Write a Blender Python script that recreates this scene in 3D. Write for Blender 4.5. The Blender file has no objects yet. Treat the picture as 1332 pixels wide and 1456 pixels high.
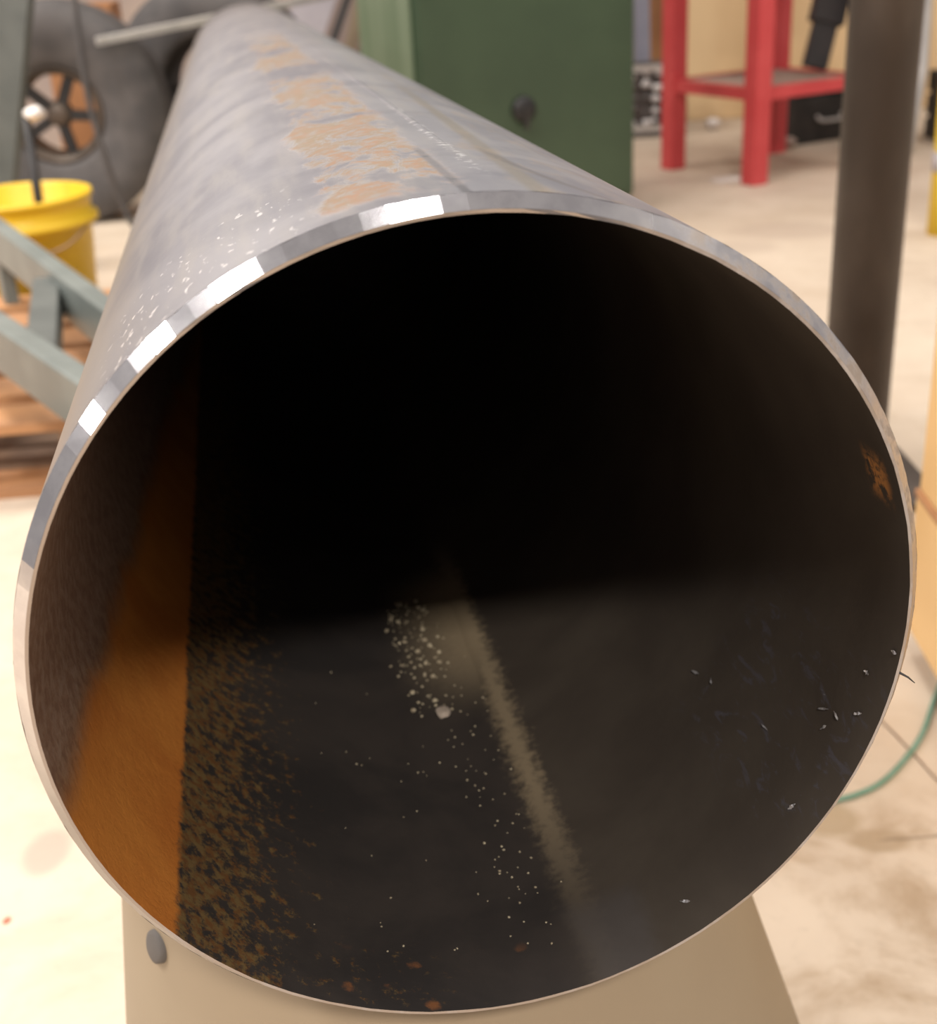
import bpy, bmesh, math, random
from mathutils import Vector, Matrix, noise as mnoise
random.seed(7)
scene = bpy.context.scene
C = scene.collection
PI = math.pi

# ------------------------------------------------------------------ camera
CAM_H = 0.80                       # camera height above the floor, metres
FPX, PITCH, ROLL, IW, IH = 1835.17, 0.424, 0.0542, 1332, 1456
fwd = Vector((0, math.cos(PITCH), -math.sin(PITCH)))
r0 = Vector((1, 0, 0)); d0 = fwd.cross(r0)
right = math.cos(ROLL) * r0 + math.sin(ROLL) * d0
down = -math.sin(ROLL) * r0 + math.cos(ROLL) * d0
EYE = Vector((0, 0, CAM_H))
cd = bpy.data.cameras.new('camera')
cam = bpy.data.objects.new('camera', cd); C.objects.link(cam)
cam.matrix_world = Matrix(((right.x, -down.x, -fwd.x, EYE.x), (right.y, -down.y, -fwd.y, EYE.y),
                           (right.z, -down.z, -fwd.z, EYE.z), (0, 0, 0, 1)))
cd.sensor_fit = 'HORIZONTAL'; cd.sensor_width = 36.0
cd.lens = FPX / IW * 36.0
cd.clip_start = 0.02; cd.clip_end = 100
cd.dof.use_dof = True; cd.dof.focus_distance = 0.50; cd.dof.aperture_fstop = 12.5
scene.camera = cam

# ------------------------------------------------------------------ world, lamps, exposure
world = bpy.data.worlds.new('workshop_air'); scene.world = world
world.use_nodes = True
bg = world.node_tree.nodes['Background']
bg.inputs[0].default_value = (1.0, 0.93, 0.90, 1); bg.inputs[1].default_value = 0.38
def lamp(name, loc, sx, sy, power, col=(1, .93, .84)):
    l = bpy.data.lights.new(name, 'AREA'); l.shape = 'RECTANGLE'; l.size = sx; l.size_y = sy
    l.energy = power; l.color = col
    o = bpy.data.objects.new(name, l); C.objects.link(o); o.location = loc
    return o
# a row of ceiling fixtures crossing over the pipe mouth
for x, y, p in ((-0.09, 0.59, 22), (-1.96, 0.33, 66), (-3.42, 0.27, 66), (-6.8, 0.32, 90)):
    lamp('ceiling_lamp', (x, y, 3.4), 0.36, 1.2, p, (1, .96, .93))
# the row behind the photographer, which shines into the pipe
lamp('ceiling_lamp', (0.42, -2.30, 3.4), 0.55, 0.4, 165)
# unseen lamps added over the back, strongest at left to brighten the cabinet side
for x, p in ((-2.2, 120), (0.3, 22), (2.6, 32)):
    lamp('ceiling_lamp', (x, 3.3, 3.4), 0.5, 1.2, p)
vs = scene.view_settings
vs.view_transform = 'Standard'; vs.look = 'None'; vs.gamma = 1; vs.use_curve_mapping = False
vs.exposure = 0.28

# ------------------------------------------------------------------ placing helpers
def ray(px, py):
    return fwd + (px - IW / 2) / FPX * right + (py - IH / 2) / FPX * down
def fl(px, py, z=0.0):             # point on the level z
    v = ray(px, py); return EYE + v * ((z - CAM_H) / v.z)
def dp(px, py, Y):                 # point at world depth Y
    v = ray(px, py); return EYE + v * (Y / v.y)

# ------------------------------------------------------------------ shader helpers
class G:
    def __init__(self, name):
        self.m = bpy.data.materials.new(name); self.m.use_nodes = True
        self.t = self.m.node_tree; self.b = self.t.nodes['Principled BSDF']
        self.tc = self.n('ShaderNodeTexCoord').outputs['Object']
    def n(self, typ): return self.t.nodes.new(typ)
    def set(self, sock, v):
        if isinstance(v, bpy.types.NodeSocket): self.t.links.new(v, sock)
        elif v is not None:
            if isinstance(v, (tuple, list)) and len(v) == 3 and sock.type == 'RGBA': v = (*v, 1)
            sock.default_value = v
    def math(self, op, a, b=None, c=None, clamp=False):
        k = self.n('ShaderNodeMath'); k.operation = op; k.use_clamp = clamp
        self.set(k.inputs[0], a); self.set(k.inputs[1], b); self.set(k.inputs[2], c)
        return k.outputs[0]
    def mul(self, a, b): return self.math('MULTIPLY', a, b)
    def add(self, a, b): return self.math('ADD', a, b)
    def sub(self, a, b): return self.math('SUBTRACT', a, b)
    def mx(self, a, b): return self.math('MAXIMUM', a, b)
    def step(self, v, lo, hi, a=0.0, b=1.0):
        k = self.n('ShaderNodeMapRange'); k.interpolation_type = 'SMOOTHSTEP'
        self.set(k.inputs[0], v); k.inputs[1].default_value = lo; k.inputs[2].default_value = hi
        k.inputs[3].default_value = a; k.inputs[4].default_value = b
        return k.outputs[0]
    def band(self, v, a, b, s):    # soft window a..b
        return self.mul(self.step(v, a - s, a + s), self.step(v, b - s, b + s, 1, 0))
    def mix(self, f, a, b):
        k = self.n('ShaderNodeMix'); k.data_type = 'RGBA'
        self.set(k.inputs[0], f); self.set(k.inputs[6], a); self.set(k.inputs[7], b)
        return k.outputs[2]
    def xyz(self, v=None):
        k = self.n('ShaderNodeSeparateXYZ'); self.set(k.inputs[0], v or self.tc); return k.outputs
    def vec(self, x, y, z):
        k = self.n('ShaderNodeCombineXYZ')
        for i, q in enumerate((x, y, z)): self.set(k.inputs[i], q)
        return k.outputs[0]
    def scale(self, v, s):
        k = self.n('ShaderNodeMapping'); self.set(k.inputs[0], v); k.inputs[3].default_value = s; return k.outputs[0]
    def noise(self, v=None, scale=5, detail=4, rough=.55, dist=0.0):
        k = self.n('ShaderNodeTexNoise'); self.set(k.inputs['Vector'], v or self.tc)
        k.inputs['Scale'].default_value = scale; k.inputs['Detail'].default_value = detail
        k.inputs['Roughness'].default_value = rough; k.inputs['Distortion'].default_value = dist
        return k.outputs[0]
    def vor(self, v=None, scale=5):
        k = self.n('ShaderNodeTexVoronoi'); self.set(k.inputs['Vector'], v or self.tc)
        k.inputs['Scale'].default_value = scale; return k.outputs[0]
    def bump(self, h, s=.3, d=.002):
        k = self.n('ShaderNodeBump'); self.set(k.inputs['Height'], h)
        k.inputs['Strength'].default_value = s; k.inputs['Distance'].default_value = d
        self.t.links.new(k.outputs[0], self.b.inputs['Normal'])
    def done(self, col, rough=.6, metal=0.0, spec=None):
        self.set(self.b.inputs['Base Color'], col); self.set(self.b.inputs['Roughness'], rough)
        self.set(self.b.inputs['Metallic'], metal)
        if spec is not None: self.b.inputs['Specular IOR Level'].default_value = spec
        return self.m
def plain(name, a, b, scale=8, rough=.6, metal=0.0, stretch=(1, 1, 1), bump=.15, spec=None):
    g = G(name); v = g.scale(g.tc, stretch)
    n = g.noise(v, scale, 5)
    g.bump(g.noise(v, scale * 6, 3), bump, .002)
    return g.done(g.mix(g.step(n, .35, .65), a, b), rough, metal, spec)

# ------------------------------------------------------------------ mesh helpers
def obj(name, bm, mat, parent=None, smooth=False, bevel=0.0, mw=None):
    me = bpy.data.meshes.new(name); bmesh.ops.recalc_face_normals(bm, faces=bm.faces)
    bm.to_mesh(me); bm.free()
    for p in me.polygons: p.use_smooth = smooth
    if mat: me.materials.append(mat)
    o = bpy.data.objects.new(name, me); C.objects.link(o)
    if parent: o.parent = parent
    if mw is not None: o.matrix_world = mw
    if bevel:
        b = o.modifiers.new('edge', 'BEVEL'); b.width = bevel; b.segments = 2; b.limit_method = 'ANGLE'
    return o
def tag(o, label, cat, group=None):
    o['label'] = label; o['category'] = cat
    if group: o['group'] = group
    return o
def thing(name, label, cat, loc=(0, 0, 0), rz=0.0, group=None, mw=None):
    o = bpy.data.objects.new(name, None); C.objects.link(o); o.empty_display_size = .05
    if mw is not None: o.matrix_world = mw
    else: o.location = loc; o.rotation_euler = (0, 0, rz)
    return tag(o, label, cat, group)
def struct(o):
    o['kind'] = 'structure'; return o
def box(bm, lo, hi, M=None):
    vs_ = [bm.verts.new((x, y, z)) for x in (lo[0], hi[0]) for y in (lo[1], hi[1]) for z in (lo[2], hi[2])]
    for f in ((0, 1, 3, 2), (4, 6, 7, 5), (0, 4, 5, 1), (2, 3, 7, 6), (0, 2, 6, 4), (1, 5, 7, 3)):
        bm.faces.new([vs_[i] for i in f])
    if M is not None: bmesh.ops.transform(bm, matrix=M, verts=vs_)
    return bm
def B(lo, hi, M=None): return box(bmesh.new(), lo, hi, M)
def frame_between(p, q, upv=Vector((0, 0, 1))):
    p, q = Vector(p), Vector(q); y = (q - p).normalized(); x = y.cross(upv)
    x = x.normalized() if x.length > 1e-5 else Vector((1, 0, 0)); z = x.cross(y)
    return Matrix(((x.x, y.x, z.x, p.x), (x.y, y.y, z.y, p.y), (x.z, y.z, z.z, p.z), (0, 0, 0, 1))), (q - p).length
def bar(p, q, w, t, upv=Vector((0, 0, 1))):
    M, L = frame_between(p, q, upv); return B((-w / 2, 0, -t / 2), (w / 2, L, t / 2), M)
def tube(pts, rad, seg=10, cap=True):
    bm = bmesh.new(); pts = [Vector(p) for p in pts]; rings = []
    for i, p in enumerate(pts):
        t = (pts[min(i + 1, len(pts) - 1)] - pts[max(i - 1, 0)]).normalized()
        a = t.cross(Vector((0, 0, 1)))
        a = a.normalized() if a.length > .05 else t.cross(Vector((1, 0, 0))).normalized()
        b = t.cross(a); rr = rad[i] if isinstance(rad, (list, tuple)) else rad
        rings.append([bm.verts.new(p + rr * (math.cos(k * 2 * PI / seg) * a + math.sin(k * 2 * PI / seg) * b)) for k in range(seg)])
    for r_, s_ in zip(rings, rings[1:]):
        for k in range(seg): bm.faces.new((r_[k], r_[(k + 1) % seg], s_[(k + 1) % seg], s_[k]))
    if cap: bm.faces.new(rings[0]); bm.faces.new(rings[-1])
    return bm
def spline(pts, n=8):
    P = [Vector(p) for p in pts]; P = [2 * P[0] - P[1]] + P + [2 * P[-1] - P[-2]]; out = []
    for i in range(1, len(P) - 2):
        for k in range(n):
            t = k / n; a, b, c, d = P[i - 1:i + 3]
            out.append(.5 * ((2 * b) + (c - a) * t + (2 * a - 5 * b + 4 * c - d) * t * t + (3 * b - a - 3 * c + d) * t ** 3))
    out.append(P[-2]); return out
def lathe(prof, seg=48, axis='z', close=False, jit=None):
    bm = bmesh.new(); rings = []
    for r_, h in prof:
        ring = []
        for k in range(seg):
            a = k * 2 * PI / seg
            c, s = r_ * math.cos(a), r_ * math.sin(a)
            ring.append(bm.verts.new((c, s, h) if axis == 'z' else (c, h, s)))
        rings.append(ring)
    pairs = list(zip(rings, rings[1:])) + ([(rings[-1], rings[0])] if close else [])
    for a, b in pairs:
        for k in range(seg): bm.faces.new((a[k], a[(k + 1) % seg], b[(k + 1) % seg], b[k]))
    return bm

# ------------------------------------------------------------------ materials
def mat_floor():
    g = G('concrete'); x, y, z = g.xyz()
    big = g.noise(None, 1.3, 5, .6); med = g.noise(None, 7, 6, .65, .4); fine = g.noise(None, 60, 4)
    col = g.mix(g.step(big, .35, .68), (.55, .445, .345), (.68, .575, .46))
    # worn, mottled patch on the right-hand floor beside the stand
    worn = g.mul(g.band(x, .17, .9, .07), g.band(y, .55, 1.02, .04))
    col = g.mix(g.mul(g.step(med, .44, .66), g.add(.25, g.mul(worn, .65))), col, (.40, .29, .19))
    col = g.mix(g.mul(g.step(fine, .55, .75), .25), col, (.42, .34, .26))
    def blot(px, py, rx, ry, tint, k, col, warp=.02):
        p = fl(px, py)
        dx = g.math('DIVIDE', g.sub(g.add(x, g.mul(g.sub(med, .5), warp)), p.x), rx)
        dy = g.math('DIVIDE', g.sub(g.add(y, g.mul(g.sub(big, .5), warp)), p.y), ry)
        d = g.math('SQRT', g.add(g.mul(dx, dx), g.mul(dy, dy)))
        return g.mix(g.mul(g.step(d, .6, 1.1, 1, 0), k), col, tint)
    col = blot(66, 1212, .026, .04, (.46, .33, .27), .75, col, .01)
    col = blot(10, 1309, .0045, .006, (.36, .10, .05), .9, col, .002)
    col = blot(1180, 1165, .034, .03, (.40, .30, .19), .8, col, .03)
    col = blot(1250, 1195, .034, .02, (.38, .28, .18), .8, col, .03)
    col = blot(1120, 328, .18, .12, (.42, .33, .26), .5, col, .12)
    col = blot(1060, 350, .10, .08, (.42, .33, .26), .4, col, .12)
    # hairline crack running off to the right
    p, q = fl(1240, 1195), fl(1400, 1184)
    m = (q.y - p.y) / (q.x - p.x)
    dd = g.math('ABSOLUTE', g.sub(g.sub(g.add(y, g.mul(g.sub(med, .5), .012)), p.y), g.mul(g.sub(x, p.x), m)))
    col = g.mix(g.mul(g.mul(g.step(dd, .0006, .0032, 1, 0), g.step(x, p.x, p.x + .02)), .7), col, (.22, .16, .11))
    g.bump(g.add(g.mul(fine, .4), med), .25, .004)
    return g.done(col, g.step(med, .3, .7, .5, .75), 0, .35)

PR = 0.165; PRI = PR * .9647; PT = PR * .0357
def theta_L(g):
    x, y, z = g.xyz()
    th = g.mul(g.math('ARCTAN2', x, z), 180 / PI)      # degrees from the top, + to the right
    return th, y, x, z
def mat_shell():
    g = G('mill_scale_steel'); th, L, x, z = theta_L(g)
    uv = g.vec(g.mul(th, .0029), L, 0)                 # metres round the girth, metres along
    blot = g.noise(uv, 9, 6, .6, .6); streak = g.noise(g.scale(uv, (40, 5, 1)), 1.6, 5, .6)
    fine = g.noise(uv, 160, 4, .6); flake = g.noise(g.scale(uv, (1.0, .45, 1)), 60, 6, .7, .8)
    col = g.mix(g.step(blot, .35, .65), (.175, .175, .20), (.265, .26, .28))
    col = g.mix(g.mul(g.step(streak, .42, .7), .5), col, (.31, .295, .285))
    # warm flank: tan reflection near the silhouette mixed into the colour
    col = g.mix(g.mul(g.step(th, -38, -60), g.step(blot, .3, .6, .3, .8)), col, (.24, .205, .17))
    # rust along the crown
    wob = g.mul(g.sub(blot, .5), 16)
    edge = g.mul(g.sub(flake, .5), 7)
    t2 = g.add(g.add(th, wob), edge)
    left = g.step(L, .05, .9, -13, -12)
    k = g.mul(g.band(t2, -14.5, .8, 1.2), g.step(g.add(L, g.mul(edge, .004)), .008, .024))
    k = g.mul(k, g.step(L, 1.0, 1.5, 1, .15))
    body = g.step(g.add(flake, g.mul(g.sub(blot, .5), 1.3)), .37, .56)
    rustc = g.mix(g.step(flake, .4, .65), (.165, .118, .062), (.215, .115, .058))
    rustc = g.mix(g.step(fine, .45, .65), rustc, (.19, .155, .125))
    rm = g.mul(k, body)
    col = g.mix(g.mul(rm, .85), col, rustc)
    # bare grey stripe beside the long weld, with a dark scale edge
    dark = g.mul(g.band(g.add(th, g.mul(edge, .12)), -.4, .7, .35), g.band(L, -.01, .115, .01))
    col = g.mix(g.mul(dark, .75), col, (.10, .10, .11))
    s2 = g.mul(g.band(g.add(g.sub(th, g.mul(L, 12)), g.mul(edge, .15)), 7.2, 9.6, .7), g.step(L, .3, .6, 1, .2))
    col = g.mix(g.mul(s2, .6), col, (.20, .175, .14))
    arc = g.sub(th, g.math('DIVIDE', .72, g.add(L, .052)))       # dark scale curve running to the mouth
    col = g.mix(g.mul(g.mul(g.band(arc, 3.8, 5.4, .6), g.band(L, -.02, .11, .02)), .55), col, (.13, .12, .12))
    col = g.mix(g.mul(g.mul(g.step(th, 3, 8), g.step(flake, .5, .66)), .35), col, (.34, .26, .19))
    # bright scuffs near the mouth, plus glints painted along the outside weld
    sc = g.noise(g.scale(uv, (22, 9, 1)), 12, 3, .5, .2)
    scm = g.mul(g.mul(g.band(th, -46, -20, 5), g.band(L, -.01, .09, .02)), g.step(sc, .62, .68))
    weld_glint = g.mul(g.band(th, 3.6, 5.4, .5), g.mul(g.step(fine, .52, .62), g.band(L, .05, .3, .03)))
    bright = g.mx(scm, g.mul(weld_glint, .45))
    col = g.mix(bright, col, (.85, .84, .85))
    g.bump(g.add(g.add(g.mul(fine, .25), g.mul(flake, g.mul(rm, .8))), g.mul(streak, .2)), .25, .0012)
    rough = g.mix(rm, (.42, .42, .42), (.8, .8, .8))
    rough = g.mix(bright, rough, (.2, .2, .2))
    return g.done(col, rough, g.mul(g.sub(1, rm), .45))
def mat_bevel():
    g = G('ground_bright_steel'); th, L, x, z = theta_L(g)
    uv = g.vec(g.mul(th, .0029), g.mul(L, 1), 0)
    n = g.noise(uv, 70, 5, .6); grind = g.noise(g.scale(uv, (30, 400, 1)), 1, 4)
    col = g.mix(g.step(n, .35, .7), (.56, .54, .555), (.68, .66, .665))
    stain = g.mul(g.mx(g.step(th, 14, 32), g.step(th, -118, -128)), g.step(n, .42, .6))
    col = g.mix(g.mul(stain, .8), col, (.22, .16, .11))
    red = g.mul(g.mx(g.band(th, -123, -119, 1), g.mx(g.band(th, -152, -145, 2), g.band(th, -178, -168, 3))), g.step(n, .4, .55))
    col = g.mix(g.mul(red, .8), col, (.28, .10, .05))
    rim_dim = g.mx(g.step(th, -78, -108), g.step(th, 60, 110))
    col = g.mix(g.mul(rim_dim, .85), col, (.25, .22, .19))  # bevel colour darkened at sides and bottom to offset the floor's bright reflection
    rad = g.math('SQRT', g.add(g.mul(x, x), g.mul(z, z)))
    col = g.mix(g.step(rad, PRI + (PR - PRI) * .24, PRI + (PR - PRI) * .18), col, (.36, .32, .30))     # narrow land inside the bevel, colour lowered against the bright floor reflection
    dull = g.mx(stain, g.mx(g.mul(g.step(th, 10, 30), .6), g.mul(rim_dim, .7)))
    g.bump(g.add(g.mul(grind, .5), g.mul(n, .5)), .16, .0004)
    rough = g.mix(dull, (.11, .11, .11), (.55, .55, .55))
    return g.done(col, rough, g.mix(stain, (1, 1, 1), (.4, .4, .4)))
def mat_inner():
    g = G('inner_scale_and_rust'); th, L, x, z = theta_L(g)
    tb = g.math('MODULO', g.add(th, 360), 360)          # 0..360, bottom at 180
    uv = g.vec(g.mul(tb, .0028), L, 0)
    n = g.noise(uv, 12, 5, .6, .3); sp = g.noise(uv, 130, 6, .72); sp2 = g.noise(uv, 220, 3, .6)
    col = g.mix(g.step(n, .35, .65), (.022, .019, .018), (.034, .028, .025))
    # right wall: plainer brown-grey scale
    col = g.mix(g.step(tb, 172, 160), col, g.mix(g.step(n, .3, .7), (.040, .032, .026), (.054, .044, .035)))
    # speckled rust between the orange band and the bottom
    gr = g.mul(g.band(tb, 232, 196, .1), 0) if False else g.step(tb, 186, 232)
    lip = g.step(L, .10, .0, 0, 1)
    spk = g.mul(g.step(g.add(sp, g.mul(g.sub(g.mx(gr, g.mul(lip, .55)), .5), .35)), .56, .70), g.step(tb, 180, 200))
    spc = g.mix(g.step(sp2, .4, .6), (.12, .052, .015), (.14, .088, .032))
    col = g.mix(g.mul(spk, .75), col, spc)
    # the solid orange band
    on = g.add(tb, g.add(g.mul(g.sub(sp, .5), 3.0), g.mul(g.sub(n, .5), 2.0)))
    left = g.add(tb, g.add(g.mul(g.sub(n, .5), 12), g.mul(L, 27)))
    om = g.mul(g.step(on, 231.5, 233), g.step(left, 263, 255))
    oc = g.mix(g.step(n, .35, .7), (.33, .105, .018), (.42, .155, .028))
    oc = g.mix(g.mul(g.step(sp, .55, .75), .4), oc, (.26, .075, .014))
    col = g.mix(om, col, oc)
    wall = g.mul(g.step(left, 255, 264), g.step(tb, 330, 300))
    col = g.mix(g.mul(wall, .8), col, g.mix(g.step(sp, .4, .65), (.21, .12, .08), (.28, .195, .15)))  # left strip lightened in colour to stand in for the light on it
    # pale dust lying along the inside weld
    dn = g.add(tb, g.add(g.mul(g.sub(sp2, .5), 5), g.mul(g.sub(sp, .5), 5)))
    dust = g.mul(g.band(dn, 163.2, 167.4, 1.8), g.mul(g.step(L, .02, .15, .1, 1), g.step(L, .36, .46, 1, 0)))
    fan = g.mul(g.mul(g.step(dn, 186, 166), g.step(dn, 162.5, 164.5)), g.mul(g.step(L, .2, .29), g.step(L, .36, .42, 1, 0)))
    dust = g.mx(g.mul(dust, .85), g.mul(fan, .95))
    col = g.mix(dust, col, (.20, .155, .10))
    lipd = g.mul(g.band(g.add(tb, g.mul(g.sub(n, .5), 10)), 157, 168, 2), g.band(g.add(L, g.mul(g.sub(n, .5), .04)), -.03, .04, .008))
    col = g.mix(g.mul(lipd, g.step(n, .35, .6, .1, .45)), col, (.060, .055, .056))
    # rust blooms at the lip, one by the right-hand edge
    spots = g.step(g.add(g.vor(uv, 75), g.mul(g.sub(sp, .5), .5)), .30, .16)
    col = g.mix(g.mul(g.mul(g.band(tb, 176, 206, 3), g.band(L, -.01, .025, .006)), g.mul(spots, .6)), col, (.20, .075, .025))
    col = g.mix(g.mul(g.band(tb, 70, 76, 2), g.mul(g.band(L, .004, .02, .004), g.step(sp, .42, .55))), col, (.33, .15, .05))
    # scuffed blue-grey gouges on the right wall
    sc = g.noise(g.scale(uv, (1.6, .6, 1)), 70, 5, .7, 1.2)
    reg = g.mul(g.band(tb, 104, 134, 4), g.band(L, -.01, .12, .02))
    col = g.mix(g.mul(g.mul(reg, g.step(sc, .55, .64)), .6), col, (.06, .057, .07))
    col = g.mix(g.mul(g.mul(reg, g.step(sc, .70, .73)), .8), col, (.28, .27, .27))
    g.bump(g.add(g.mul(sp, g.add(.3, g.mul(spk, .8))), g.mul(sp2, .3)), .3, .0012)
    return g.done(col, g.mix(g.mx(om, dust), (.7, .7, .7), (.95, .95, .95)), 0, .12)

M_floor = mat_floor(); M_shell = mat_shell(); M_bevel = mat_bevel(); M_inner = mat_inner()
M_ply = plain('plywood', (.60, .40, .21), (.70, .50, .28), 2.5, .65, stretch=(1, 1, .25))
M_wall = plain('wall_paint', (.30, .24, .22), (.42, .33, .27), 1.5, .8)
M_red = plain('red_paint', (.56, .055, .06), (.62, .075, .08), 6, .45)
M_shelf = plain('shelf_board', (.30, .23, .19), (.42, .33, .28), 6, .7)
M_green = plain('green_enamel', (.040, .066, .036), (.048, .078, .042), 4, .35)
M_paleg = plain('pale_green', (.12, .165, .10), (.17, .215, .14), 3, .4, stretch=(1, 6, .3))  # paler, streaked green for the cabinet side
M_dark = plain('dark_rubbery', (.02, .018, .016), (.035, .03, .027), 10, .6)
M_tyre = plain('tyre_rubber', (.066, .060, .060), (.095, .085, .083), 12, .75)
M_wheel = plain('wheel_steel', (.06, .045, .035), (.12, .09, .07), 10, .5, .4)
M_yellow = plain('yellow_plastic', (.78, .50, .02), (.84, .56, .03), 4, .4)
M_yellow2 = plain('yellow_paint', (.80, .55, .04), (.72, .48, .03), 6, .5)
M_grey = plain('grey_green_paint', (.15, .17, .16), (.20, .222, .208), 8, .4)
M_greyd = plain('dark_grey_green_paint', (.085, .095, .09), (.12, .13, .122), 8, .5)
M_timber = plain('pallet_timber', (.50, .25, .11), (.38, .19, .09), 5, .75, stretch=(1, 4, 4))
M_timber2 = plain('dark_timber', (.20, .13, .09), (.30, .19, .12), 5, .8)
M_column = plain('column_steel', (.062, .047, .039), (.125, .10, .085), 5, .55, .15, stretch=(1, 1, .5))
M_pale = plain('pale_galvanised', (.48, .46, .44), (.60, .57, .54), 10, .45, .3)
M_cream = plain('cream_plastic', (.25, .19, .125), (.275, .215, .143), 3, .55, bump=.03)
M_cord = plain('green_cord', (.15, .27, .20), (.19, .32, .25), 40, .5)
M_wire = plain('brown_wire', (.30, .20, .14), (.38, .27, .19), 40, .6)
M_crate = plain('crate_ply', (.72, .45, .19), (.80, .53, .25), 3, .6, stretch=(1, 1, .3))
M_lav = plain('grey_sheet', (.36, .33, .36), (.44, .40, .42), 4, .4)
M_black = plain('black_steel', (.012, .011, .012), (.025, .022, .022), 10, .5)
M_orange = plain('orange_cardboard', (.42, .19, .08), (.34, .15, .06), 5, .7)
M_slate = plain('slate_paint', (.20, .20, .25), (.26, .26, .31), 5, .5)
M_brown = plain('brown_board', (.36, .17, .06), (.30, .13, .05), 5, .6)
M_stone = plain('pale_scrap', (.55, .52, .52), (.70, .67, .66), 30, .5)
M_bin = plain('bin_grey', (.10, .088, .085), (.15, .13, .125), 10, .6)
M_grit = plain('grit', (.26, .21, .14), (.42, .36, .25), 300, .9)
M_chip = plain('chip_stone', (.26, .21, .17), (.34, .28, .23), 300, .9)
M_sliver = plain('bright_burr', (.45, .44, .46), (.6, .58, .58), 400, .35, .7)
M_paper = plain('white_paper', (.78, .72, .68), (.85, .80, .76), 10, .7)
M_mark = plain('grey_mark', (.075, .066, .06), (.10, .088, .08), 20, .8)

# ------------------------------------------------------------------ the setting
bm = bmesh.new(); box(bm, (-7, -4.5, -.15), (7, 6.2, 0)); struct(obj('floor', bm, M_floor))
bm = bmesh.new(); box(bm, (-7, 6.0, 0), (7, 6.15, 3.4)); struct(obj('wall_back', bm, M_wall))

# ------------------------------------------------------------------ the pipe
AZ, EL = -.1577, -.0231
av = Vector((math.sin(AZ) * math.cos(EL), math.cos(AZ) * math.cos(EL), math.sin(EL)))
uv_ = av.cross(Vector((0, 0, 1))).normalized(); vv_ = uv_.cross(av)
PC = Vector((.0318, 2.4559, -1.4542)) * PR + EYE
PM = Matrix(((uv_.x, av.x, vv_.x, PC.x), (uv_.y, av.y, vv_.y, PC.y), (uv_.z, av.z, vv_.z, PC.z), (0, 0, 0, 1)))
PLEN = 20.5 * PR
def pol(th, r_, y):                # th in degrees from the top, + right
    a = math.radians(th); return Vector((r_ * math.sin(a), y, r_ * math.cos(a)))
def ring_mesh(rows, seg):
    bm = bmesh.new(); R_ = [[bm.verts.new(pol(360 * k / seg, *rowf(360 * k / seg))) for k in range(seg)] for rowf in rows]
    for a, b in zip(R_, R_[1:]):
        for k in range(seg): bm.faces.new((a[k], a[(k + 1) % seg], b[(k + 1) % seg], b[k]))
    return bm
SEG = 240
pipe = thing('steel_pipe', 'long grey steel pipe, its wide open end in front, rusty on top and inside', 'pipe', mw=PM)
wob = [random.uniform(-1, 1) for _ in range(SEG)]
def jz(th, k, s=.00012): return s * wob[int(round(th / 360 * SEG)) % SEG] * k
ys = [0, .02, .06, .15, .3, .6, 1.0, 1.6, 2.3, PLEN]
rows = [(lambda th, y=y: (PR, y + (jz(th, 1, .0002) if y == 0 else 0))) for y in ys] + [lambda th: (PRI, PLEN)]
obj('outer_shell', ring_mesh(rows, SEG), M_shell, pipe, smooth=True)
LAND = PRI + (PR - PRI) * .2
def rough_edge(th):
    n = mnoise.noise(Vector((math.cos(math.radians(th)) * 14, math.sin(math.radians(th)) * 14, 3)))
    low = 1.0 if 100 < th < 260 or 20 < th < 75 else .15
    return .00028 * n * low
# ground bevel: short flat grinder facets, each a touch off its neighbours
FS = 120
fj = [random.uniform(-1, 1) for _ in range(FS)]
bm = bmesh.new(); vo = []; vi = []; vl = []
for k in range(FS):
    th = 360 * k / FS
    vo.append(bm.verts.new(pol(th, PR + .00002, .00003 + .00006 * fj[k])))
    vi.append(bm.verts.new(pol(th, LAND + .00005 * fj[(k * 7) % FS] + rough_edge(th), -PT + .00005 * fj[(k * 13) % FS])))
    vl.append(bm.verts.new(pol(th, PRI - rough_edge(th + 40), -PT)))
for k in range(FS):
    j = (k + 1) % FS
    bm.faces.new((vo[k], vo[j], vi[j], vi[k])); bm.faces.new((vi[k], vi[j], vl[j], vl[k]))
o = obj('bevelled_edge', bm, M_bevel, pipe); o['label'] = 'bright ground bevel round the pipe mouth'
ys = [-PT, -.002, .01, .03, .07, .13, .2, .3, .42, .6, 1.0, 1.8, PLEN]
rows = [(lambda th, y=y: (PRI, y)) for y in ys]
o = obj('inner_wall', ring_mesh(rows, SEG), M_inner, pipe, smooth=True)
o['label'] = 'dark scaly inside of the pipe with an orange rust band'
# inside weld bead, dust-covered
bm = bmesh.new(); rr = []
for i in range(90):
    y = -.003 + i * .011; y = y if i < 60 else .66 + (i - 60) * .08
    wv = .35 * mnoise.noise(Vector((y * 40, 0, 0))); hh = min(1, max(0, (y - .03) / .08)) * (.0014 + .0005 * mnoise.noise(Vector((y * 70, 5, 0))))
    rr.append([bm.verts.new(pol(165.8 + wv + d, PRI + .0003 * (1 if i else 4) - hh * e, y)) for d, e in ((-2.2, 0), (-1.2, .75), (0, 1.2), (1.2, .75), (2.2, 0))])
for a, b in zip(rr, rr[1:]):
    for k in range(4): bm.faces.new((a[k], a[k + 1], b[k + 1], b[k]))
o = obj('weld_bead', bm, M_inner, pipe, smooth=True); o['label'] = 'dusty weld bead along the inside bottom'
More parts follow.
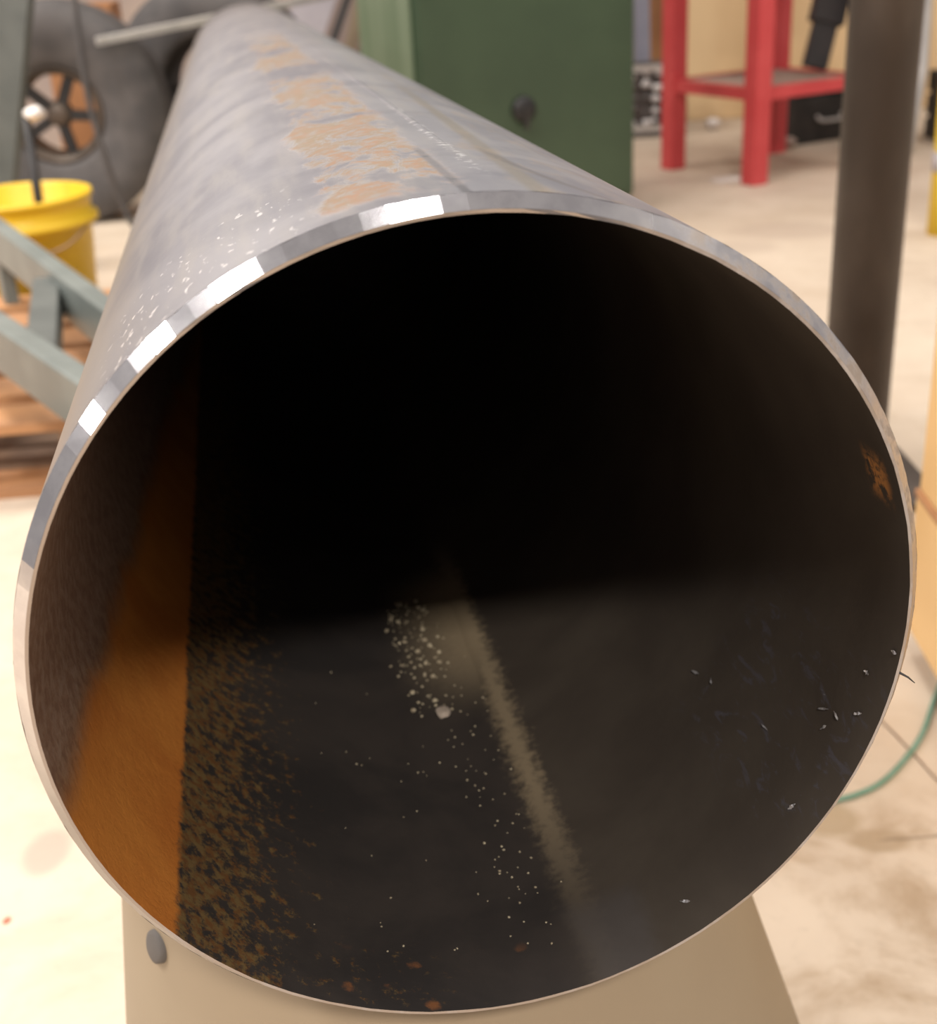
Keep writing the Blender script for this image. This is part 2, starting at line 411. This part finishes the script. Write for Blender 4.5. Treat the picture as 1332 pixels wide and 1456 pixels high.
# outside weld bead: faint long rib near the crown
bm = bmesh.new(); rr = []
for i in range(120):
    y = .03 + i * .027
    rr.append([bm.verts.new(pol(4.6 + d, PR - .0003 + .0007 * e * min(1, i / 6) * (1 + .4 * mnoise.noise(Vector((y * 120, 0, 2)))), y)) for d, e in ((-.9, 0), (-.4, .8), (0, 1), (.4, .8), (.9, 0))])
for a, b in zip(rr, rr[1:]):
    for k in range(4): bm.faces.new((a[k], a[k + 1], b[k + 1], b[k]))
obj('weld_bead', bm, M_shell, pipe, smooth=True)
# torn burrs left by cutting on the right-hand inside wall and the lip
def sliver(th, y, ln, wd, ang, seed):
    rnd = random.Random(seed); bm = bmesh.new(); top = []; bot = []
    n = 6
    for i in range(n + 1):
        s = (i / n - .5) * ln; w = wd * (.25 + .75 * math.sin(PI * i / n)) * rnd.uniform(.6, 1.3)
        for lst, sg in ((top, 1), (bot, -1)):
            dx = s * math.sin(ang) + sg * w * math.cos(ang); dy = s * math.cos(ang) - sg * w * math.sin(ang)
            lst.append(bm.verts.new(pol(th + math.degrees(dx / PRI), PRI - .0002 - rnd.uniform(.0001, .0008), y + dy)))
    for i in range(n): bm.faces.new((top[i], top[i + 1], bot[i + 1], bot[i]))
    return obj('burr', bm, M_sliver, pipe)
for i, (th, y, ln, wd, ang) in enumerate(((128.5, .128, .007, .0007, .3), (127, .113, .005, .0005, -.4), (114, .030, .008, .0005, .5),
        (113, .020, .005, .0006, -.3), (110, .008, .0055, .0007, .6), (104, .012, .004, .0008, .1), (98, -.002, .004, .0008, .2), (124, .058, .007, .0004, .1),
        (116, .024, .004, .0006, 1.0), (150, .012, .005, .0006, .9), (128, .012, .0045, .0007, 1.2))):
    sliver(th, y, ln, wd, ang, i)
obj('burr', tube([pol(100.5, PR - .0045, -.0045), pol(101, PR - .0005, -.0062), pol(101.8, PR + .003, -.0062)], [.0005, .0004, .0002], 6), M_black, pipe)

# grit lying in the pipe: the chip is a thing, the rest cannot be counted
def pw(th, r_, y): return PM @ pol(th, r_, y)
def lump(bm, c, r_, rnd, sub=1):
    res = bmesh.ops.create_icosphere(bm, subdivisions=sub, radius=r_)
    for v in res['verts']:
        v.co = Vector((v.co.x * rnd.uniform(.75, 1.25), v.co.y * rnd.uniform(.75, 1.25), v.co.z * rnd.uniform(.55, .9))) + c
rnd = random.Random(3)
bm = bmesh.new()
for i in range(280):
    m = rnd.random()
    if m < .55: th, y, s = 178 + rnd.gauss(0, 2.9) + .6, .215 + .15 * rnd.random() ** .7, rnd.choice((.0004, .0005, .0006, .0008, .001, .0017))
    elif m < .85: th, y, s = 172.5 + rnd.gauss(0, 3), rnd.uniform(.02, .25), rnd.uniform(.0003, .0007)
    else: th, y, s = 186 + rnd.gauss(0, 9), rnd.uniform(.02, .3), rnd.uniform(.0003, .0006)
    lump(bm, pw(th, PRI - s * .6, y), s, rnd)
o = tag(obj('grit', bm, M_grit), 'scattered pale grit lying on the bottom inside the pipe', 'grit'); o['kind'] = 'stuff'
bm = bmesh.new(); c = pw(177, PRI - .0016, .219)
res = bmesh.ops.create_icosphere(bm, subdivisions=2, radius=1)
for v in res['verts']:
    k = 1 + .35 * mnoise.noise(v.co * 1.7 + Vector((3, 1, 0)))
    v.co = Vector((v.co.x * .0046 * k, v.co.y * .0058 * k, v.co.z * .0018 * k)) + c
tag(obj('stone_chip', bm, M_chip), 'largest pale chip lying among the grit inside the pipe', 'chip')

# ------------------------------------------------------------------ pedestal under the mouth
PX, PY, PZ = -.030, .585, PC.z - PR - .0088
ped = thing('bucket_stand', 'cream upturned tapered bucket carrying the pipe mouth', 'stand', (PX, PY, 0))
def lean_over(bm):                 # the bucket has gone a little out of true
    for v in bm.verts: v.co.x += (PZ - v.co.z) * .10 - .008
    return bm
obj('wall', lean_over(lathe([(.0, PZ), (.148, PZ), (.155, PZ - .004), (.159, PZ - .012), (.232, .05), (.234, .045), (.226, .045), (.15, PZ - .02), (0, PZ - .02)], 72)), M_cream, ped, smooth=True)
obj('rim', lean_over(lathe([(.230, .055), (.241, .052), (.243, .0), (.232, .0), (.230, .02)], 72, close=True)), M_cream, ped, smooth=True)
a = math.radians(219); rr_ = .1635
lug = lathe([(.0, .003), (.006, .003), (.008, .002), (.009, -.004), (0, -.004)], 24)
bmesh.ops.transform(lug, matrix=Matrix.Translation((rr_ * math.cos(a) - .003, rr_ * math.sin(a), PZ - .023)) @ Matrix.Rotation(a, 4, 'Z') @ Matrix.Rotation(math.radians(75), 4, 'Y'), verts=lug.verts)
o = obj('handle_lug', lug, M_mark, ped, smooth=True); o['label'] = 'small dark grey lug on the side'

# plain prop carrying the far end of the pipe
PB = PC + av * 2.75; zb_ = PB.z - PR / math.cos(EL) - .001
pp = thing('pipe_prop', 'low dark steel prop under the far end of the long pipe', 'prop', (PB.x, PB.y, 0), -AZ)
obj('foot', B((-.10, -.10, 0), (.10, .10, .012)), M_column, pp, bevel=.002)
obj('post', lathe([(0, .0125), (.03, .0125), (.03, zb_ - .02), (0, zb_ - .02)], 24), M_column, pp, smooth=True)
obj('saddle', B((-.06, -.05, zb_ - .0195), (.06, .05, zb_ - .0015)), M_column, pp, bevel=.002)

# ------------------------------------------------------------------ green cabinet
phi = math.radians(20)
cab = thing('green_cabinet', 'tall dark green metal cabinet behind the pipe', 'cabinet', (-.076, 3.631, 0), phi)
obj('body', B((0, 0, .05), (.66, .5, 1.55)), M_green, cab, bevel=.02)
o = obj('side_panel', B((-.006, .012, .06), (-.0005, .485, 1.53)), M_paleg, cab, bevel=.002); o['label'] = 'paler green side of the cabinet'
obj('plinth', B((.02, .02, 0), (.64, .48, .05)), M_black, cab)
obj('door', B((.012, -.006, .07), (.65, .0, 1.53)), M_green, cab, bevel=.004)
hx = .305
hz = .335
lt = lathe([(0, -.020), (.026, -.020), (.036, -.012), (.036, -.006), (0, -.006)], 24, 'y')
bmesh.ops.translate(lt, verts=lt.verts, vec=(hx, -.002, hz))
h1 = obj('latch', lt, M_black, cab, smooth=True); h1['label'] = 'round dark latch on the green door'
obj('latch_lever', B((hx - .006, -.034, hz - .05), (hx + .006, -.020, hz + .005)), M_dark, h1)

# ------------------------------------------------------------------ red stand
k = CAM_H
F0 = Vector((1.227 * k, 5.286 * k, 0)); BL = Vector((1.013 * k, 5.764 * k, 0)); BR = Vector((1.52 * k, 6.043 * k, 0)); FR = BR - BL + F0
ang = math.atan2((FR - F0).y, (FR - F0).x)
W_ = (FR - F0).length; D_ = (BL - F0).length
st = thing('red_stand', 'red painted steel stand with a low shelf behind the dark column', 'stand', F0, ang)
lw = .062
for x, y in ((0, 0), (W_, 0), (0, D_), (W_, D_)):
    obj('leg', B((x - lw / 2, y - lw / 2, 0), (x + lw / 2, y + lw / 2, .86)), M_red, st, bevel=.004)
zs = .295
sh = obj('shelf', B((lw / 2 + .004, lw / 2 - .01, zs - .012), (W_ - lw / 2 - .004, D_ - lw / 2 + .01, zs)), M_shelf, st)
for lo, hi in (((lw / 2, -.02, zs - .035), (W_ - lw / 2, .015, zs + .003)), ((lw / 2, D_ - .015, zs - .035), (W_ - lw / 2, D_ + .02, zs + .003)),
               ((-.02, lw / 2, zs - .035), (.015, D_ - lw / 2, zs + .003)), ((W_ - .015, lw / 2, zs - .035), (W_ + .02, D_ - lw / 2, zs + .003))):
    obj('rail', B(lo, hi), M_red, st)
obj('top', B((-.06, -.06, .86), (W_ + .06, D_ + .06, .90)), M_red, st, bevel=.005)
SM = st.matrix_basis
def onst(x, y, z): return Matrix.Translation(F0) @ Matrix.Rotation(ang, 4, 'Z') @ Vector((x, y, z))
# black tool leaning on the shelf
p = fl(1155, 106, zs + .004); q = dp(1192, -40, p.y + .06)
d = q - p
bt = bmesh.new(); M_, L_ = frame_between(p, q, Vector((0, 1, 0)))
box(bt, (-.040, 0.02, -.02), (.040, L_ * .55, .02), M_); box(bt, (-.055, L_ * .5, -.03), (.055, L_ * .98, .03), M_)
tag(obj('black_tool', bt, M_black, bevel=.004), 'black power tool leaning upright on the shelf of the red stand', 'tool')
dk = thing('dark_toolbox', 'dark brown box on the floor beneath the red stand shelf', 'box', fl(1150, 205) + Vector((.03, .12, 0)), ang)
obj('body', B((-.17, -.09, 0), (.2, .09, .17)), M_dark, dk, bevel=.006)
obj('lid', B((-.175, -.095, .171), (.205, .095, .20)), M_dark, dk, bevel=.006)
obj('handle', tube(spline([(-.06, -.1, .1), (-.05, -.12, .085), (.05, -.12, .085), (.06, -.1, .1)], 4), .006, 8), M_pale, dk)
bm = bmesh.new(); lump(bm, fl(1120, 212) + Vector((0, 0, .022)), .03, random.Random(5), 2)
tag(obj('rag', bm, M_shelf, smooth=True), 'small pale brown rag on the floor under the red stand', 'rag')
bm = bmesh.new(); lump(bm, fl(1013, 184) + Vector((0, 0, .025)), .032, random.Random(8), 2)
tag(obj('rag', bm, M_paper, smooth=True), 'small white crumpled rag by the foot of the plywood sheet', 'rag')
c = fl(1034, 256)
tag(obj('paper_scrap', B((-.05, -.03, 0), (.05, .03, .004), Matrix.Translation(c) @ Matrix.Rotation(.3, 4, 'Z')), M_paper), 'flat white scrap of paper beside the front red leg', 'paper')

# plywood sheet leaning on the back wall behind the red stand
ps = obj('plywood_sheet', B((1.03, 0, 0), (2.35, .018, 1.25), Matrix.Translation((0, 5.72, .003)) @ Matrix.Rotation(-.14, 4, 'X')), M_ply)
tag(ps, 'large tan plywood sheet leaning on the wall behind the red stand', 'plywood')

# ------------------------------------------------------------------ mottled bin beside the cabinet
c = fl(918, 196)
bn = thing('scrap_bin', 'low grey bin heaped with pale lumps between cabinet and red stand', 'bin', (c.x, c.y, 0))
bw, bd, bh = .13, .12, .27
obj('floor_panel', B((-bw, 0, 0), (bw, 2 * bd, .02)), M_bin, bn)
obj('back_panel', B((-bw, 2 * bd - .01, .021), (bw, 2 * bd, bh)), M_bin, bn)
for sx in (-1, 1):
    obj('side_panel', B((min(sx * bw, sx * (bw - .01)), 0, .021), (max(sx * bw, sx * (bw - .01)), 2 * bd - .012, bh)), M_bin, bn)
for z in (.025, .255):
    obj('front_bar', B((-bw + .012, -.006, z), (bw - .012, .006, z + .022)), M_pale, bn)
obj('inner_panel', B((-bw + .012, .035, .021), (bw - .012, .045, bh - .02)), M_bin, bn)
rnd = random.Random(11)
for i in range(5):
    for j in range(5):
        bm = bmesh.new(); lump(bm, Vector((-.09 + .045 * i + rnd.uniform(-.012, .012), .012, .062 + .045 * j + rnd.uniform(-.01, .01))), rnd.uniform(.013, .023), rnd, 2)
        obj('lump', bm, M_stone if rnd.random() < .75 else M_bin, bn, smooth=True)

# ------------------------------------------------------------------ boards and bars behind
def leaning(name, mat, px0, px1, Y, w, t, lab, cat, ztop=1.2, lean=.12):
    top = dp(px0[0], px0[1], Y); bot = dp(px1[0], px1[1], Y)
    mx_ = (top.x - bot.x) / (top.z - bot.z)
    def at(z): return Vector((bot.x + mx_ * (z - bot.z), Y + lean * (z - .75), z))
    return tag(obj(name, bar(at(.015), at(ztop), w, t, Vector((0, 1, 0))), mat), lab, cat)
leaning('steel_sheet', M_lav, (448, 0), (428, 60), 5.70, .16, .006, 'lavender grey steel sheet leaning between the tyres and the cabinet', 'sheet')
leaning('steel_bar', M_black, (494, 0), (473, 62), 5.50, .028, .028, 'thin black steel bar leaning beside the cream batten', 'bar')
leaning('timber_batten', M_cream, (514, 0), (498, 75), 5.6, .05, .03, 'cream timber batten leaning between two black bars', 'batten')
leaning('steel_bar', M_black, (532, 0), (514, 85), 5.42, .028, .028, 'thin black steel bar leaning nearest the green cabinet', 'bar')
leaning('steel_strip', M_red, (546, 0), (536, 50), 5.75, .05, .01, 'narrow red strip leaning just left of the green cabinet', 'strip')
leaning('steel_post', M_slate, (910, 0), (910, 85), 5.72, .06, .06, 'slate blue steel post standing behind the grey bin', 'post')
leaning('timber_board', M_brown, (934, 0), (932, 85), 5.85, .08, .03, 'orange brown board standing behind the grey bin', 'board')

# ------------------------------------------------------------------ dark column
c = fl(1207, 690)
col = thing('steel_column', 'dark brown round steel column standing right of the pipe', 'column', (c.x, c.y, 0))
obj('shaft', lathe([(0, .014), (.0475, .014), (.0475, 3.39), (0, 3.39)], 40), M_column, col, smooth=True)
obj('base_plate', B((-.11, -.11, 0), (.11, .11, .014)), M_column, col, bevel=.002)
for x in (-.085, .085):
    for y in (-.085, .085):
        b = lathe([(0, .027), (.011, .027), (.012, .014), (0, .014)], 6); bmesh.ops.translate(b, verts=b.verts, vec=(x, y, .0005))
        obj('bolt', b, M_column, col)

# ------------------------------------------------------------------ things at the right edge
p, q = fl(1289, 218), dp(1313, 0, 5.0)
d = q - p
tag(obj('pale_pole', tube([p + Vector((0, 0, .01)), p + d * .55 + Vector((.02, 0, 0)), p + d * 1.5], .022, 12), M_pale, smooth=True), 'thin pale metal pole standing just right of the dark column', 'pole')
c = fl(1322, 214)
db = thing('dark_crate', 'dark crate on the floor behind the pale pole', 'crate', (c.x + .25, c.y + .17, 0), .0)
for z in (.0, .085, .17):
    obj('slat', B((-.17, -.13, z), (.17, -.115, z + .072)), M_dark, db); obj('slat', B((-.17, .115, z), (.17, .13, z + .072)), M_dark, db)
obj('body', B((-.165, -.114, .002), (.165, .114, .235)), M_dark, db)
c = fl(1346, 332)
yb = thing('yellow_bollard', 'yellow round bollard at the right edge of the floor', 'bollard', (c.x, c.y, 0))
obj('post', lathe([(0, 0), (.052, 0), (.052, .42), (.046, .455), (.025, .475), (0, .48)], 32), M_yellow2, yb, smooth=True)
obj('band', lathe([(.0525, .165), (.0545, .165), (.0545, .215), (.0525, .215)], 32, close=True), M_lav, yb, smooth=True)

cx, cy = .503, 1.318
cr = thing('plywood_crate', 'orange tan plywood crate on skids at the right edge', 'crate', (cx, cy, 0), math.radians(-3))
obj('panel', B((.002, -.465, .205), (.52, -.003, .62)), M_crate, cr, bevel=.003)
obj('base_panel', B((0, -.475, .035), (.53, 0, .195)), M_crate, cr, bevel=.003)
obj('batten', B((-.001, -.476, .196), (.531, .001, .204)), M_timber, cr)
for y in (-.45, -.06):
    obj('skid', B((.03, y, 0), (.5, y + .05, .034)), M_timber2, cr)

# cord and wire on the floor
pts = [fl(*p) + Vector((0, 0, .0035)) for p in ((1420, 860), (1365, 915), (1333, 985), (1312, 1045), (1285, 1085), (1255, 1115), (1225, 1131), (1195, 1140), (1150, 1146), (1090, 1140))]
tag(obj('floor_cord', tube(spline(pts, 8), .0030, 10), M_cord, smooth=True), 'thin green cord curving over the floor right of the pipe', 'cord')
pts = [fl(*p) + Vector((0, 0, .0015)) for p in ((1225, 1000), (1262, 1035), (1300, 1075), (1340, 1118), (1400, 1170))]
tag(obj('thin_wire', tube(spline(pts, 6), .0012, 8), M_wire, smooth=True), 'thin brown wire lying straight across the floor past the green cord', 'wire')

# ------------------------------------------------------------------ pallet, steel frame, bucket
pl = thing('timber_pallet', 'orange brown timber pallet on the floor left of the pipe', 'pallet', (-1.02, 1.90, 0), math.radians(4))
XW = .47
for y in (0, .10, .20, .37, .47, .74):
    obj('bottom_board', B((-XW - .25, y, 0), (XW, y + .09, .016)), M_timber if y < .05 else M_timber2, pl)  # rear boards added and darkened to give shade under the deck
for x in (-XW - .25, -.18, XW - .09):
    obj('stringer', B((x, .0, .0165), (x + .09, .83, .108)), M_timber2, pl)
for i in range(6):
    obj('deck_board', B((-XW - .25, .150 * i - .002, .1085), (XW, .150 * i + .098, .127)), M_timber, pl, bevel=.002)
ZB0, ZB1 = .222, .300
fr = thing('steel_trestle', 'grey green painted steel trestle standing diagonally left of the pipe', 'trestle')
def beam(pn0, pn1, pf0, pf1, ext0, ext1):
    a, b = fl(*pn0, ZB1), fl(*pn1, ZB1); c_, d_ = fl(*pf0, ZB1), fl(*pf1, ZB1)
    dr = (b - a).normalized(); nrm = Vector((-dr.y, dr.x, 0))
    if (c_ - a).dot(nrm) < 0: nrm = -nrm
    w = max(.035, min(.055, abs((c_ - a).dot(nrm))))
    p, q = a - dr * ext0, b + dr * ext1
    M = Matrix(((dr.x, nrm.x, 0, p.x), (dr.y, nrm.y, 0, p.y), (0, 0, 1, 0), (0, 0, 0, 1)))
    L = (q - p).length
    obj('beam', B((0, 0, ZB0), (L, w, ZB1), M), M_grey, fr, bevel=.004)
    for x in (.01, L - .06):
        c0 = M @ Vector((x + .025, w / 2, 0)); zf = .1275 if (-1.80 < c0.x < -.50 and 1.85 < c0.y < 2.85) else 0.0   # stands on the pallet where it meets it
        obj('leg', B((x, .003, zf), (x + .05, w - .003, ZB0 - .0005), M), M_grey, fr, bevel=.003)
    return p, q, nrm, w
b1 = beam((0, 330), (145, 440), (0, 312), (155, 418), .17, .16)
b2 = beam((0, 470), (115, 548), (0, 440), (120, 528), .5, .14)
def along(b, px, off):             # point on a beam's line seen at picture column px
    best = min((b[0] + (b[1] - b[0]) * (i / 200) for i in range(201)), key=lambda P: abs(IW / 2 + FPX * (P - EYE).dot(right) / (P - EYE).dot(fwd) - px))
    return Vector((best.x, best.y, .255)) + b[2] * off
obj('cross_member', bar(along(b2, 18, b2[3]), along(b1, 62, 0), .045, .05), M_greyd, fr, bevel=.003)

def bucket_prof(R0, R1, Hh, t=.004):
    return [(0, .006), (R0 - .01, .006), (R0 - t, .012), (R1 - t, Hh - .004), (R1, Hh), (R1 + .006, Hh), (R1 + .006, Hh - .012), (R1 + .001, Hh - .014),
            (R1 - .002, Hh - .05), (R1 + .012, Hh - .052), (R1 + .012, Hh - .066), (R1 - .004, Hh - .068), (R0, .004), (R0 - .006, 0), (0, 0)]
bc = dp(24, 276, 2.98)
bk = thing('yellow_bucket', 'yellow plastic bucket on the floor in front of the tyres', 'bucket', (bc.x, bc.y, 0))
obj('shell', lathe(bucket_prof(.135, .158, bc.z), 56), M_yellow, bk, smooth=True)
hp = [(-.165, -.01, bc.z - .06), (-.12, -.13, bc.z - .10), (0, -.18, bc.z - .115), (.12, -.13, bc.z - .10), (.165, -.01, bc.z - .06)]
obj('handle', tube(spline(hp, 6), .003, 8), M_wire, bk)
p, q = Vector((bc.x + .03, bc.y + .02, .02)), dp(37, 165, 3.02)
rd = thing('mixing_rod', 'dark metal rod standing upright in the yellow bucket', 'rod', p)
obj('shaft', tube([(0, 0, 0), q - p], .011, 12), M_black, rd, smooth=True)
bm = bmesh.new(); lump(bm, q - p + Vector((.02, 0, .005)), .022, random.Random(4), 2); obj('knob', bm, M_paper, rd, smooth=True)

# ------------------------------------------------------------------ tyres, post, cable, flat bar
def tyre(name, lab, c, Ro, Rin, wd, rz, lean, wheel):
    M = Matrix.Translation(c) @ Matrix.Rotation(rz, 4, 'Z') @ Matrix.Rotation(lean, 4, 'X') @ Matrix.Translation((0, 0, Ro))
    t = thing(name, lab, 'tyre', mw=M)
    h = wd / 2
    prof = [(Rin, -h * .62), (Rin + .012, -h * .78), (Rin + .03, -h * .86), (Ro * .72, -h * 1.0), (Ro * .84, -h * .99), (Ro * .93, -h * .90), (Ro * .975, -h * .78)]
    for y in (-.62, -.2, .2, .62):
        prof += [(Ro, h * (y - .10)), (Ro, h * (y + .08)), (Ro - .008, h * (y + .10)), (Ro - .008, h * (y + .19))]
    prof = prof[:-2]
    prof += [(Ro * .975, h * .78), (Ro * .93, h * .90), (Ro * .84, h * .99), (Ro * .72, h), (Rin + .03, h * .86), (Rin + .012, h * .78), (Rin, h * .62), (Rin + .02, h * .5), (Ro - .03, h * .6), (Ro - .03, -h * .6), (Rin + .02, -h * .5)]
    obj('casing', lathe(prof, 64, 'y', close=True), M_tyre, t, smooth=True)
    if wheel:
        w = obj('wheel', lathe([(Rin - .002, -h * .66), (Rin + .006, -h * .74), (Rin - .006, -h * .7), (Rin - .02, -h * .5), (Rin - .02, h * .5), (Rin - .004, h * .62), (Rin - .001, h * .62)], 48, 'y', close=True), M_wheel, t, smooth=True)
        for k in range(5):
            a = 2 * PI * k / 5 + .42
            obj('spoke', B((-.016, -h * .42, .03), (.016, -h * .22, Rin - .018), Matrix.Rotation(a, 4, 'Y')), M_black, w)
        obj('hub', lathe([(0, -h * .55), (.02, -h * .55), (.036, -h * .45), (.042, -h * .1), (0, -h * .1)], 24, 'y'), M_wheel, w, smooth=True)
    return t
c = dp(82, 165, 4.2)
tyre('car_tyre', 'dark grey tyre with a spoked wheel standing behind the yellow bucket', Vector((c.x, 4.25, 0)), .335, .140, .21, math.radians(3), 0, True)
c = dp(300, 160, 4.45)
tyre('car_tyre', 'dark grey tyre half hidden behind the far end of the pipe', Vector((c.x, 4.62, 0)), .345, .17, .21, math.radians(-14), -.05, False)
c = dp(100, 150, 4.75)
ob = thing('cardboard_box', 'orange brown cardboard box seen through the spoked wheel', 'box', (c.x - .05, 4.9, 0), .1)
obj('body', B((-.02, -.14, 0), (.22, .14, .62)), M_orange, ob, bevel=.004)
for y in (-.139, .002): obj('flap', B((-.02, y, .621), (.22, y + .136, .626)), M_orange, ob)
c = fl(212, 262)
tag(obj('timber_offcut', B((-.05, -.04, 0), (.05, .04, .11), Matrix.Translation((c.x + .02, c.y, 0))), M_orange, bevel=.003), 'small orange timber offcut on the floor between the two tyres', 'offcut')
leaning('steel_post', M_greyd, (22, 0), (4, 240), 3.55, .08, .06, 'grey green steel post leaning at the left edge behind the bucket', 'post', 1.5, .03)
pts = [dp(104, -60, 3.98), dp(106, 0, 3.97), dp(114, 70, 3.96), dp(128, 150, 3.95), (lambda q: q)(dp(150, 225, 3.94)), dp(172, 285, 3.95)]
pts.append(Vector((pts[-1].x + .06, 3.95, .012))); pts.append(Vector((pts[-1].x + .25, 3.99, .012)))
tag(obj('black_cable', tube(spline(pts, 8), .009, 10), M_tyre, smooth=True), 'thin dark cable hanging down in front of the tyres', 'cable')
a_, b_ = dp(138, 59, 4.10), dp(470, -7, 4.50)
tag(obj('flat_bar', bar(a_, b_, .03, .022), M_pale, bevel=.002), 'pale shiny flat bar laid across the fronts of both tyres', 'bar')
